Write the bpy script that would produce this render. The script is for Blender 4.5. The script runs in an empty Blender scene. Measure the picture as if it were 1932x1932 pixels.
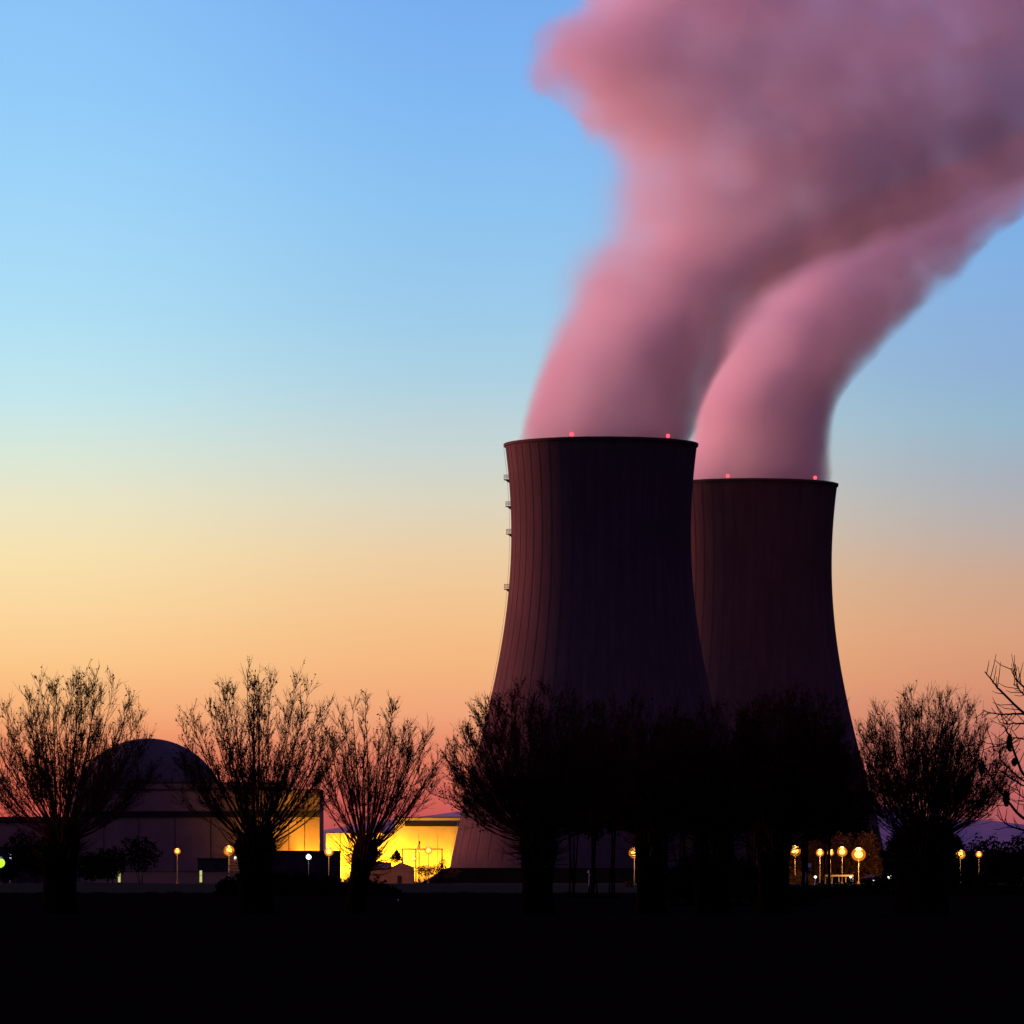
import bpy, math, random
import numpy as np
from mathutils import Vector

sc = bpy.context.scene
COL = sc.collection
R = math.radians
rng = np.random.default_rng(7)
random.seed(7)

# ------------------------------------------------------------------ camera
# measurements below are given in a 1932-unit wide frame; F = focal length, HY = eye level
F = 10293.0
HY = 1655.0
EYE = 1.7
W = 1932.0
cam_d = bpy.data.cameras.new("camera")
cam = bpy.data.objects.new("camera", cam_d)
COL.objects.link(cam)
cam.location = (0, 0, EYE)
cam.rotation_euler = (R(90), 0, 0)
cam_d.sensor_width = 36.0
cam_d.lens = 36.0 * F / W
cam_d.shift_y = (HY - W / 2) / W
cam_d.clip_start = 1.0
cam_d.clip_end = 40000.0
sc.camera = cam


def X(px, D):
    return (px - 966.0) / F * D


def Z(py, D):
    return EYE - (py - HY) / F * D


def lin(c):
    return tuple((v / 255 / 12.92) if v / 255 <= 0.04045 else ((v / 255 + 0.055) / 1.055) ** 2.4 for v in c)


# ------------------------------------------------------------------ render / view
sc.view_settings.view_transform = 'Standard'
sc.view_settings.look = 'None'
sc.view_settings.exposure = 0.0
sc.view_settings.gamma = 1.0
sc.render.engine = 'CYCLES'
cy = sc.cycles
cy.use_denoising = True
cy.max_bounces = 12
cy.diffuse_bounces = 2
cy.glossy_bounces = 1
cy.transmission_bounces = 1
cy.transparent_max_bounces = 8
cy.volume_bounces = 10
cy.volume_step_rate = 0.8
cy.volume_max_steps = 160
cy.use_adaptive_sampling = True
cy.adaptive_threshold = 0.02
cy.sample_clamp_indirect = 4.0


# ------------------------------------------------------------------ node helpers
class NT:
    def __init__(self, tree):
        self.t = tree
        self.n = tree.nodes
        self.l = tree.links

    def put(self, sock, v):
        if isinstance(v, bpy.types.NodeSocket):
            self.l.new(v, sock)
        elif v is not None:
            sock.default_value = v

    def math(self, op, a, b=None, c=None, clamp=False):
        m = self.n.new('ShaderNodeMath')
        m.operation = op
        m.use_clamp = clamp
        for i, v in enumerate((a, b, c)):
            if v is not None:
                self.put(m.inputs[i], v)
        return m.outputs[0]

    def ramp(self, fac, stops, interp='LINEAR'):
        r = self.n.new('ShaderNodeValToRGB')
        cr = r.color_ramp
        cr.interpolation = interp
        while len(cr.elements) > 1:
            cr.elements.remove(cr.elements[0])
        cr.elements[0].position = stops[0][0]
        cr.elements[0].color = (*stops[0][1], 1)
        for p, c in stops[1:]:
            e = cr.elements.new(p)
            e.color = (*c, 1)
        self.put(r.inputs[0], fac)
        return r.outputs[0]

    def mix(self, fac, a, b, mode='MIX'):
        m = self.n.new('ShaderNodeMix')
        m.data_type = 'RGBA'
        m.blend_type = mode
        self.put(m.inputs[0], fac)
        self.put(m.inputs[6], a if not isinstance(a, tuple) else (*a[:3], 1))
        self.put(m.inputs[7], b if not isinstance(b, tuple) else (*b[:3], 1))
        return m.outputs[2]

    def smooth(self, v, a, b, lo=0.0, hi=1.0):
        m = self.n.new('ShaderNodeMapRange')
        m.interpolation_type = 'SMOOTHSTEP'
        self.put(m.inputs[0], v)
        self.put(m.inputs[1], a)
        self.put(m.inputs[2], b)
        self.put(m.inputs[3], lo)
        self.put(m.inputs[4], hi)
        return m.outputs[0]

    def noise(self, vec, scale, detail=3.0, rough=0.5, dist=0.0):
        m = self.n.new('ShaderNodeTexNoise')
        self.put(m.inputs['Vector'], vec)
        m.inputs['Scale'].default_value = scale
        m.inputs['Detail'].default_value = detail
        m.inputs['Roughness'].default_value = rough
        m.inputs['Distortion'].default_value = dist
        return m.outputs[0]


# ------------------------------------------------------------------ world: dusk sky, glow to the left of the view
SUN_EL = R(3.0)
SUN_DIR = Vector((-math.cos(R(31)) * math.cos(SUN_EL), math.sin(R(31)) * math.cos(SUN_EL), math.sin(SUN_EL)))
world = bpy.data.worlds.new("World")
sc.world = world
world.use_nodes = True
wt = NT(world.node_tree)
bg = world.node_tree.nodes['Background']
tc = wt.n.new('ShaderNodeTexCoord')
sep = wt.n.new('ShaderNodeSeparateXYZ')
wt.l.new(tc.outputs['Generated'], sep.inputs[0])
dx, dy, dz = sep.outputs
TOP = 1655.0 / F
zf = wt.math('DIVIDE', dz, TOP)


def skystops(rows):
    out = []
    for y, c in sorted(rows, key=lambda r: -r[0]):
        out.append(((HY - y) / HY, lin(c)))
    return out


left = skystops([(0, (138, 194, 247)), (200, (146, 203, 249)), (400, (160, 213, 249)), (600, (174, 222, 245)),
                 (760, (195, 230, 236)), (860, (217, 231, 216)), (950, (235, 229, 197)), (1050, (247, 225, 175)),
                 (1150, (251, 214, 158)), (1250, (252, 199, 138)), (1340, (248, 176, 121)), (1430, (236, 130, 95)),
                 (1520, (222, 96, 84)), (1570, (206, 86, 84)), (1655, (150, 72, 80))])
mid = skystops([(0, (118, 172, 238)), (200, (127, 183, 242)), (400, (140, 194, 240)), (600, (156, 202, 234)),
                (720, (172, 208, 226)), (850, (199, 212, 211)), (950, (219, 212, 190)), (1050, (236, 204, 163)),
                (1150, (243, 194, 142)), (1250, (244, 182, 127)), (1350, (240, 163, 121)), (1440, (226, 122, 98)),
                (1530, (204, 90, 86)), (1655, (110, 56, 72))])
right = skystops([(0, (104, 152, 222)), (300, (118, 167, 228)), (500, (130, 176, 227)), (600, (137, 175, 220)),
                  (700, (142, 175, 213)), (800, (149, 182, 204)), (900, (166, 175, 187)), (1000, (184, 172, 169)),
                  (1100, (205, 165, 140)), (1200, (216, 158, 124)), (1290, (214, 144, 113)), (1400, (198, 116, 104)),
                  (1500, (190, 98, 98)), (1560, (168, 84, 92)), (1655, (90, 52, 70))])
cl = wt.ramp(zf, left)
cm = wt.ramp(zf, mid)
cr_ = wt.ramp(zf, right)
az = wt.math('DIVIDE', dx, wt.math('MAXIMUM', dy, 0.05))
az = wt.math('DIVIDE', az, 0.094)
fl = wt.smooth(az, -0.05, -1.0)
fr = wt.smooth(az, -0.05, 1.1)
band = wt.mix(fr, wt.mix(fl, cm, cl), cr_)
# the glow fades away from the sunset azimuth, and the sky deepens towards the zenith
glow = wt.math('ADD', wt.math('MULTIPLY', dx, -0.60), wt.math('MULTIPLY', dy, 0.80))
gfac = wt.smooth(glow, 0.15, 0.70)
zfade = wt.smooth(dz, 0.162, 0.42)
deep = lin((60, 64, 128))
back = wt.ramp(wt.math('ABSOLUTE', dz), [(0.0, lin((12, 9, 17))), (0.15, lin((16, 12, 26))), (0.5, lin((62, 48, 110))),
                                          (1.0, lin((122, 96, 192)))])
front = wt.mix(zfade, band, deep)
skyc = wt.mix(gfac, back, front)
nish = wt.n.new('ShaderNodeTexSky')
nish.sky_type = 'NISHITA'
nish.sun_disc = False
nish.sun_elevation = SUN_EL
nish.sun_rotation = math.atan2(SUN_DIR.x, SUN_DIR.y)
nb = wt.n.new('ShaderNodeBackground')
nb.inputs['Strength'].default_value = 0.0015
wt.l.new(nish.outputs[0], nb.inputs['Color'])
wt.l.new(skyc, bg.inputs['Color'])
bg.inputs['Strength'].default_value = 1.0
addn = wt.n.new('ShaderNodeAddShader')
wt.l.new(bg.outputs[0], addn.inputs[0])
wt.l.new(nb.outputs[0], addn.inputs[1])
wt.l.new(addn.outputs[0], world.node_tree.nodes['World Output'].inputs['Surface'])

# ------------------------------------------------------------------ the last red light, low on the left
sd = bpy.data.lights.new("sun", 'SUN')
sd.energy = 6.2
sd.color = (1.0, 0.262, 0.238)
sd.angle = R(26)
sun = bpy.data.objects.new("sun", sd)
COL.objects.link(sun)
sun.rotation_euler = SUN_DIR.to_track_quat('Z', 'Y').to_euler()


# ------------------------------------------------------------------ materials
def material(name, color, rough=0.9, spec=0.2, noise=None, noise2=None, metal=0.0, bump=0.0):
    """noise=(scale, amount, second colour): a mottled natural surface"""
    m = bpy.data.materials.new(name)
    m.use_nodes = True
    t = NT(m.node_tree)
    b = m.node_tree.nodes['Principled BSDF']
    b.inputs['Roughness'].default_value = rough
    b.inputs['Specular IOR Level'].default_value = spec
    b.inputs['Metallic'].default_value = metal
    if noise:
        tcn = t.n.new('ShaderNodeTexCoord')
        n = t.noise(tcn.outputs['Object'], noise[0], 5.0, 0.6)
        c = t.mix(t.smooth(n, 0.5 - noise[1] / 2, 0.5 + noise[1] / 2), color, noise[2])
        t.l.new(c, b.inputs['Base Color'])
        if bump:
            bn = t.n.new('ShaderNodeBump')
            bn.inputs['Strength'].default_value = bump
            bn.inputs['Distance'].default_value = 0.2
            t.l.new(n, bn.inputs['Height'])
            t.l.new(bn.outputs[0], b.inputs['Normal'])
    else:
        b.inputs['Base Color'].default_value = (*color, 1)
    return m


def emitter(name, color, strength):
    m = bpy.data.materials.new(name)
    m.use_nodes = True
    b = m.node_tree.nodes['Principled BSDF']
    b.inputs['Base Color'].default_value = (0.01, 0.01, 0.01, 1)
    b.inputs['Emission Color'].default_value = (*color, 1)
    b.inputs['Emission Strength'].default_value = strength
    m.cycles.emission_sampling = 'NONE'
    return m


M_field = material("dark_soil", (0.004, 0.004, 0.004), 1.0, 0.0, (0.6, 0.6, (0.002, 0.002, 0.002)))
M_grass = material("dusk_grass", (0.026, 0.040, 0.026), 1.0, 0.0, (0.05, 0.7, (0.015, 0.022, 0.015)))
M_road = material("asphalt", (0.10, 0.10, 0.11), 0.9, 0.1, (0.4, 0.5, (0.07, 0.07, 0.08)))
M_berm = material("berm_grass", (0.018, 0.020, 0.016), 1.0, 0.0, (0.3, 0.5, (0.008, 0.010, 0.008)))
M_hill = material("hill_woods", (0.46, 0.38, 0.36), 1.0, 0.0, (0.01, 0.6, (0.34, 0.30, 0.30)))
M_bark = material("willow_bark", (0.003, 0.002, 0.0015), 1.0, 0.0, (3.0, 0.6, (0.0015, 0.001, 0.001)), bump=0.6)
M_twig = material("willow_twigs", (0.060, 0.022, 0.011), 0.9, 0.1)
M_leaf = material("dry_leaves", (0.028, 0.013, 0.007), 0.9, 0.1)
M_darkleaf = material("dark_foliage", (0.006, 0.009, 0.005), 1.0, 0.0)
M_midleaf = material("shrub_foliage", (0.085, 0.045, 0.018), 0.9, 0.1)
M_wall = material("rendered_wall", (0.28, 0.20, 0.155), 0.9, 0.1, (0.15, 0.5, (0.21, 0.155, 0.12)))
M_cream = material("cream_cladding", (0.62, 0.55, 0.42), 0.8, 0.2, (0.2, 0.5, (0.50, 0.44, 0.33)))
M_dome = material("dome_concrete", (0.085, 0.088, 0.078), 0.9, 0.1, (0.1, 0.5, (0.055, 0.058, 0.05)))
M_band = material("dark_louvre", (0.02, 0.018, 0.018), 0.8, 0.2)
M_dark = material("dark_cladding", (0.05, 0.04, 0.045), 0.9, 0.1, (0.3, 0.5, (0.03, 0.028, 0.03)))
M_metal = material("galvanised_steel", (0.42, 0.42, 0.42), 0.5, 0.4, metal=0.3)
M_pole = material("painted_pole", (0.08, 0.075, 0.07), 0.6, 0.4)
M_orange = emitter("sodium_glass", (1.0, 0.55, 0.10), 3.6)
M_amber = emitter("deep_sodium_glass", (1.0, 0.50, 0.08), 2.6)
M_white = emitter("white_glass", (0.92, 1.0, 0.82), 3.0)
M_green = emitter("green_glass", (0.55, 0.85, 0.05), 1.2)
M_redlamp = emitter("red_glass", (1.0, 0.035, 0.05), 4.5)
M_greenbox = emitter("yellow_green_panel", (0.60, 0.66, 0.22), 0.9)
M_window = emitter("lit_window", (0.70, 0.80, 0.80), 0.45)
M_signw = material("white_paint", (0.7, 0.7, 0.68), 0.6, 0.3)
M_red = material("red_paint", (0.45, 0.03, 0.02), 0.6, 0.3)


def halo_shell():  # see-through emissive shell, added to imitate the orange glow around a lamp
    m = bpy.data.materials.new("amber_halo")
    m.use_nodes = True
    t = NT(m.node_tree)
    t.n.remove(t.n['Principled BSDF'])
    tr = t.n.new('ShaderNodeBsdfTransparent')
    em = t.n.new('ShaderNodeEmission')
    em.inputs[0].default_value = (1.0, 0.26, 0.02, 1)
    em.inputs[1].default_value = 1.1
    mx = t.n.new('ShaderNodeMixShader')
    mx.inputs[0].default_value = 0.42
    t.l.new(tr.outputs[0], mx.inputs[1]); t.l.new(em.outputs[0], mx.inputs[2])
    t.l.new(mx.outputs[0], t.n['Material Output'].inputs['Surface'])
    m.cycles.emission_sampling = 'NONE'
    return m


M_halo = halo_shell()


def concrete_shell():
    m = bpy.data.materials.new("weathered_concrete")
    m.use_nodes = True
    t = NT(m.node_tree)
    b = m.node_tree.nodes['Principled BSDF']
    b.inputs['Roughness'].default_value = 0.95
    b.inputs['Specular IOR Level'].default_value = 0.05
    tcn = t.n.new('ShaderNodeTexCoord')
    mp = t.n.new('ShaderNodeMapping')
    mp.inputs['Scale'].default_value = (1, 1, 0.06)
    t.l.new(tcn.outputs['Object'], mp.inputs[0])
    streak = t.noise(mp.outputs[0], 0.45, 6.0, 0.65)
    blot = t.noise(tcn.outputs['Object'], 0.05, 4.0, 0.6)
    c = t.mix(t.smooth(streak, 0.3, 0.75), (0.104, 0.069, 0.060), (0.142, 0.095, 0.083))
    c = t.mix(t.math('MULTIPLY', t.smooth(blot, 0.4, 0.75), 0.6), c, (0.085, 0.058, 0.054))
    spz = t.n.new('ShaderNodeSeparateXYZ')
    t.l.new(tcn.outputs['Object'], spz.inputs[0])
    fr_ = t.math('FRACT', t.math('DIVIDE', spz.outputs[2], 5.2))
    c = t.mix(t.math('MULTIPLY', t.smooth(fr_, 0.06, 0.0), 0.35), c, (0.06, 0.045, 0.042))
    t.l.new(c, b.inputs['Base Color'])
    return m


M_conc = concrete_shell()
M_rib = material("rib_concrete", (0.105, 0.075, 0.07), 0.95, 0.05)


# ------------------------------------------------------------------ mesh helpers
def raw_mesh(name, V, faces_by_n, mat, smooth=False):
    """V (n,3) ; faces_by_n list of int arrays (m,k)"""
    me = bpy.data.meshes.new(name)
    V = np.asarray(V, dtype=np.float32)
    me.vertices.add(len(V))
    me.vertices.foreach_set('co', V.ravel())
    loops = np.concatenate([np.asarray(f, dtype=np.int32).ravel() for f in faces_by_n])
    sizes = np.concatenate([np.full(len(f), np.asarray(f).shape[1], dtype=np.int32) for f in faces_by_n])
    starts = np.concatenate([[0], np.cumsum(sizes)[:-1]]).astype(np.int32)
    me.loops.add(len(loops))
    me.loops.foreach_set('vertex_index', loops)
    me.polygons.add(len(sizes))
    me.polygons.foreach_set('loop_start', starts)
    me.polygons.foreach_set('use_smooth', np.full(len(sizes), smooth, dtype=bool))
    me.update(calc_edges=True)
    me.validate()
    if mat:
        me.materials.append(mat)
    return me


def tag(o, label=None, cat=None, group=None, kind=None):
    if label: o['label'] = label
    if cat: o['category'] = cat
    if group: o['group'] = group
    if kind: o['kind'] = kind
    return o


def thing(name, label, cat, loc=(0, 0, 0), group=None, rz=0.0):
    o = bpy.data.objects.new(name, None)
    COL.objects.link(o)
    o.location = loc
    o.rotation_euler = (0, 0, rz)
    o.empty_display_size = 0.5
    return tag(o, label, cat, group)


def obj(name, me, parent=None, loc=(0, 0, 0)):
    o = bpy.data.objects.new(name, me)
    COL.objects.link(o)
    o.location = loc
    if parent is not None:
        o.parent = parent
    return o


class MB:
    """collects simple solids into one mesh (local coordinates)"""
    def __init__(self):
        self.v = []
        self.f = {3: [], 4: []}
        self.n = 0

    def add(self, V, quads=None, tris=None):
        self.v.append(np.asarray(V, dtype=float))
        if quads is not None and len(quads): self.f[4].append(np.asarray(quads) + self.n)
        if tris is not None and len(tris): self.f[3].append(np.asarray(tris) + self.n)
        self.n += len(V)
        return self

    def box(self, x0, x1, y0, y1, z0, z1):
        V = [(x, y, z) for z in (z0, z1) for y in (y0, y1) for x in (x0, x1)]
        return self.add(V, [(0, 2, 3, 1), (4, 5, 7, 6), (0, 1, 5, 4), (2, 6, 7, 3), (0, 4, 6, 2), (1, 3, 7, 5)])

    def prism(self, pts, y0, y1):
        """polygon in x,z extruded along y"""
        n = len(pts)
        V = [(p[0], y0, p[1]) for p in pts] + [(p[0], y1, p[1]) for p in pts]
        q = [(i, (i + 1) % n, (i + 1) % n + n, i + n) for i in range(n)]
        t = [(0, i + 1, i) for i in range(1, n - 1)] + [(n, n + i, n + i + 1) for i in range(1, n - 1)]
        return self.add(V, q, t)

    def tube(self, pts, rad, seg=8):
        pts = np.asarray(pts, dtype=float)
        rad = np.full(len(pts), rad) if np.isscalar(rad) else np.asarray(rad)
        V, F4, F3 = tubes(pts[None], rad[None], seg, caps=True)
        return self.add(V, F4, F3)

    def lathe(self, prof, seg=16, cx=0.0, cy_=0.0, close=False):
        prof = np.asarray(prof, dtype=float)
        k = len(prof)
        a = np.arange(seg) * 2 * np.pi / seg
        V = np.stack([np.outer(prof[:, 0], np.cos(a)) + cx, np.outer(prof[:, 0], np.sin(a)) + cy_,
                      np.repeat(prof[:, 1][:, None], seg, 1)], -1).reshape(-1, 3)
        rows = k if close else k - 1
        i, j = np.meshgrid(np.arange(rows), np.arange(seg), indexing='ij')
        i, j = i.ravel(), j.ravel()
        i2, j2 = (i + 1) % k, (j + 1) % seg
        return self.add(V, np.stack([i * seg + j, i * seg + j2, i2 * seg + j2, i2 * seg + j], 1))

    def sphere(self, c, r, seg=12, rings=8, sz=1.0):
        th = np.linspace(0, np.pi, rings + 1)
        prof = np.stack([np.maximum(np.sin(th) * r, r * 0.001), -np.cos(th) * r * sz + c[2]], 1)
        return self.lathe(prof, seg, c[0], c[1])

    def mesh(self, name, mat, smooth=False):
        fs = [np.concatenate(self.f[k]) for k in (3, 4) if self.f[k]]
        return raw_mesh(name, np.concatenate(self.v), fs, mat, smooth)

    def build(self, name, mat, parent=None, loc=(0, 0, 0), smooth=False):
        return obj(name, self.mesh(name, mat, smooth), parent, loc)


def tubes(P, Rad, seg=3, caps=False):
    """P (n,k,3), Rad (n,k) -> verts, quads, tris"""
    n, k, _ = P.shape
    T = np.gradient(P, axis=1)
    T /= np.linalg.norm(T, axis=2, keepdims=True) + 1e-9
    ref = np.zeros_like(T)
    ref[..., 0] = 1.0
    par = np.abs(T[..., 0]) > 0.9
    ref[par] = (0, 1, 0)
    A = np.cross(T, ref)
    A /= np.linalg.norm(A, axis=2, keepdims=True) + 1e-9
    B = np.cross(T, A)
    ang = np.arange(seg) * 2 * np.pi / seg
    V = P[:, :, None, :] + Rad[:, :, None, None] * (A[:, :, None, :] * np.cos(ang)[None, None, :, None]
                                                    + B[:, :, None, :] * np.sin(ang)[None, None, :, None])
    V = V.reshape(-1, 3)
    base = (np.arange(n) * k * seg)[:, None, None]
    i = (np.arange(k - 1) * seg)[None, :, None]
    j = np.arange(seg)[None, None, :]
    j2 = (j + 1) % seg
    q = np.stack([base + i + j, base + i + j2, base + i + seg + j2, base + i + seg + j], -1).reshape(-1, 4)
    t = None
    if caps:
        b0 = (np.arange(n) * k * seg)[:, None]
        b1 = b0 + (k - 1) * seg
        tr = np.array([(0, m + 1, m) for m in range(1, seg - 1)])
        t = np.concatenate([(b0[:, :, None] + tr[None]).reshape(-1, 3), (b1[:, :, None] + tr[None][:, :, ::-1]).reshape(-1, 3)])
    return V, q, t


def leaf_quads(C, size, rg):
    """small randomly turned leaves at the centres C"""
    n = len(C)
    a = rg.normal(size=(n, 3)); a /= np.linalg.norm(a, axis=1, keepdims=True)
    b = np.cross(a, rg.normal(size=(n, 3))); b /= np.linalg.norm(b, axis=1, keepdims=True) + 1e-9
    s = (size * rg.uniform(0.5, 1.3, n))[:, None]
    V = np.stack([C - a * s, C + b * s * 0.5, C + a * s, C - b * s * 0.5], 1).reshape(-1, 3)
    q = np.arange(n * 4).reshape(-1, 4)
    return V, q


# ------------------------------------------------------------------ ground
g = MB(); g.box(-9000, 9000, -300, 9000, -1.0, 0.0)
tag(g.build('ground', M_grass), 'dim bluish grass plain running out to the power plant', kind='structure')
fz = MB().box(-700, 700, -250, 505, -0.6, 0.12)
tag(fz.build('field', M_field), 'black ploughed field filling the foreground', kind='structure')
rd = MB().box(-1200, 1200, 1392, 1402, -0.2, 0.05)
tag(rd.build('road', M_road), 'narrow asphalt road in front of the plant embankment', kind='structure')


def ridge(name, label, D, pts, depth, mat=M_hill):
    """far hill: crest line traced in frame units, sloping down towards and away from the viewer"""
    xs = np.linspace(pts[0][0], pts[-1][0], 160)
    ys = np.interp(xs, [p[0] for p in pts], [p[1] for p in pts])
    ys = ys + 1.6 * np.interp(xs, xs[::5], rng.normal(size=len(xs[::5]))) * 0.5
    cx, cz = X(xs, D), Z(ys, D)
    prof = [(-1.0, -0.02), (-0.6, 0.35), (-0.25, 0.82), (0.0, 1.0), (0.3, 0.7), (1.0, -0.02)]
    V = np.array([[(cx[i], D + depth * p, max(cz[i], 2) * h) for i in range(len(xs))] for p, h in prof]).reshape(-1, 3)
    n = len(xs)
    q = [(r * n + i, r * n + i + 1, (r + 1) * n + i + 1, (r + 1) * n + i) for r in range(len(prof) - 1) for i in range(n - 1)]
    o = obj(name, raw_mesh(name, V, [np.array(q)], mat, True))
    return tag(o, label, kind='structure')


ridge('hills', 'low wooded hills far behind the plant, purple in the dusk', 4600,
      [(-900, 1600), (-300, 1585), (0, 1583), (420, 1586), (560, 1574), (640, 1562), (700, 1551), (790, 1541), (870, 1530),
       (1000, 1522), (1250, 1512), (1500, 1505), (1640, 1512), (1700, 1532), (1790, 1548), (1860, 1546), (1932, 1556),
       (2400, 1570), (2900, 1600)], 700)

# berm in front of the towers
bm = MB()
for (a, b_, ty, D) in ((843, 1700, 1637.5, 1560),):
    x0, x1, h = X(a, D), X(b_, D), Z(ty, D)
    bm.prism([(x0 - 8, -0.3), (x1 + 8, -0.3), (x1, h), (x0, h)], D, D + 26)
bo = bm.build('embankment', M_berm)
tag(bo, 'long dark grass embankment hiding the feet of the cooling towers', kind='structure')

# ------------------------------------------------------------------ cooling towers
PROF_PX = [(838, 180.5), (870, 177.5), (913, 173.8), (951, 171.0), (1012, 169.2), (1031, 169.0), (1107, 172.8), (1184, 183.0),
           (1261, 196.5), (1337, 212.5), (1440, 238.0), (1545, 265.5), (1640, 286.0)]
S1 = F / 1744.0
PROF = [(r / S1, (HY - y) / S1 + EYE) for y, r in PROF_PX]        # radius, height in metres
PROF.sort(key=lambda p: p[1])
TOPZ = PROF[-1][1]
PZ = np.array([p[1] for p in PROF]); PR = np.array([p[0] for p in PROF])
COEF = np.polyfit(PZ, PR, 4)


def tower_r(z):
    return np.polyval(COEF, z)


def tower_prof():
    zs = np.concatenate([np.linspace(3.4, TOPZ - 2, 44), [TOPZ - 0.9, TOPZ - 0.85, TOPZ]])
    rs = tower_r(np.minimum(zs, TOPZ)).copy()
    rs[-2:] += 0.45                       # stiffening lip at the rim
    return zs, rs


def cooling_tower(loc, label, lights, platforms, rz):
    t = thing('cooling_tower', label, 'cooling tower', loc, 'cooling towers', 0)
    zs, rs = tower_prof()
    m = MB()
    prof = [(r, z) for r, z in zip(rs, zs)] + [(rs[-1] - 1.1, TOPZ)] + [(r - 0.9, z) for r, z in zip(rs[::-1][2:], zs[::-1][2:])]
    m.lathe(prof, 192, close=True)
    m.build('shell', M_conc, t, smooth=False)
    # vertical wind ribs
    rb = MB()
    zz = np.linspace(7, TOPZ - 1.2, 40)
    rr = tower_r(zz)
    for k in range(48):
        a = rz + k * 2 * math.pi / 48
        ca, sa = math.cos(a), math.sin(a)
        hw = 0.15
        V = []
        for r, z in zip(rr, zz):
            for (dr, dt) in ((-0.15, -hw), (0.07, -hw), (0.07, hw), (-0.15, hw)):
                V.append((ca * (r + dr) - sa * dt, sa * (r + dr) + ca * dt, z))
        q = []
        for i in range(len(zz) - 1):
            for j in range(4):
                q.append((i * 4 + j, i * 4 + (j + 1) % 4, (i + 1) * 4 + (j + 1) % 4, (i + 1) * 4 + j))
        rb.add(V, q)
    o = rb.build('wind_ribs', M_rib, t)
    # raking columns and foundation ring at the air inlet
    lg = MB()
    for k in range(40):
        a0 = k * 2 * math.pi / 40
        for s in (-1, 1):
            a1 = a0 + s * math.pi / 40
            lg.tube([(52 * math.cos(a0), 52 * math.sin(a0), 0), (rs[0] * math.cos(a1) * 0.99, rs[0] * math.sin(a1) * 0.99, 3.7)], 0.45, 6)
    lg.build('inlet_columns', M_conc, t)
    MB().lathe([(51, 0), (51, 1.2), (53.5, 1.2), (53.5, 0)], 96, close=True).build('basin_wall', M_conc, t)
    for ang in lights:
        r = tower_r(TOPZ) + 0.1
        x, y = r * math.cos(ang), r * math.sin(ang)
        L = MB(); L.tube([(x, y, TOPZ - 0.05), (x, y, TOPZ + 0.35)], 0.18, 6)
        lo = L.build('warning_light', M_metal, t)
        MB().sphere((x, y, TOPZ + 0.8), 0.62, 12, 8).build('red_lamp', M_redlamp, lo, smooth=True)
    for z in platforms:
        a = math.pi - 0.02
        r = float(tower_r(z))
        P = MB()
        # cage floor, posts and hand rails standing off the shell
        P.box(-r - 1.6, -r + 0.2, -1.4, 1.4, z - 0.9, z - 0.7)
        for y in (-1.35, 0, 1.35):
            P.tube([(-r - 1.55, y, z - 0.75), (-r - 1.55, y, z + 0.75)], 0.07, 5)
        for zz_ in (-0.2, 0.25, 0.7):
            P.tube([(-r - 1.55, -1.4, z + zz_), (-r - 1.55, 1.4, z + zz_)], 0.06, 5)
            P.tube([(-r - 1.55, -1.4, z + zz_), (-r, -1.4, z + zz_)], 0.06, 5)
            P.tube([(-r - 1.55, 1.4, z + zz_), (-r, 1.4, z + zz_)], 0.06, 5)
        P.prism([(-r - 1.2, z - 0.9), (-r + 0.3, z - 0.9), (-r + 0.3, z - 2.0)], -0.1, 0.1)
        P.build('ladder_platform', M_metal, t)
    if platforms:
        zz = np.linspace(7, TOPZ, 30)
        ld = MB()
        for y in (-0.35, 0.35):
            ld.tube([(-tower_r(z) - 0.55, y, z) for z in zz], 0.05, 4)
        ld.build('ladder', M_metal, t)
    return t


def rim_angle(px, cx, rpx):
    c = (px - cx) / rpx
    return -math.acos(max(-1, min(1, c)))


T1 = (X(1134, 1744), 1744.0, 0.0)
D2 = 1923.0
T2 = (X(1415.3, D2), D2, 0.0)
pz = [(HY - y) / S1 + EYE for y in (900.5, 951, 1003, 1107)]
cooling_tower(T1, 'nearer, taller-looking concrete cooling tower with platforms down its red-lit left edge',
              [rim_angle(1077, 1134, 181), rim_angle(1256, 1134, 181), math.pi - 0.30, 0.9, 2.1], pz, R(3.4))
S2 = F / D2
cooling_tower(T2, 'farther cooling tower half hidden on the right behind the nearer one',
              [rim_angle(1367, 1415.3, 164), rim_angle(1531, 1415.3, 164), 0.9, 2.1], [], R(1.0))

# ------------------------------------------------------------------ steam plumes (participating media inside closed hulls)
A_L = [(842, 966), (830, 972), (780, 986), (700, 1004), (640, 1022), (580, 1042), (520, 1066), (450, 1095), (400, 1118), (350, 1134),
       (300, 1144), (250, 1148), (230, 1146), (205, 1118), (175, 1066), (130, 1040), (95, 1036), (60, 1054), (35, 1106), (8, 1150), (-100, 1185),
       (-250, 1250)]
A_R = [(842, 1302), (830, 1318), (780, 1328), (720, 1344), (680, 1364), (640, 1394), (600, 1432), (550, 1490), (500, 1600), (450, 1750), (400, 1885),
       (370, 1930), (300, 2040), (250, 2110), (200, 2180), (100, 2300), (0, 2400), (-250, 2600)]
B_L = [(918, 1258), (908, 1264), (860, 1290), (830, 1300), (780, 1306), (730, 1314), (680, 1324), (640, 1338), (600, 1350), (560, 1372), (510, 1415),
       (450, 1490), (400, 1580), (350, 1680), (300, 1830), (200, 2030), (100, 2260), (0, 2380)]
B_R = [(918, 1572), (908, 1576), (860, 1574), (800, 1568), (760, 1572), (720, 1596), (690, 1622), (650, 1658), (600, 1712), (560, 1768),
       (520, 1798), (480, 1828), (440, 1872), (400, 1922), (370, 1965), (300, 2050), (200, 2230), (100, 2360), (0, 2480)]


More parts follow.
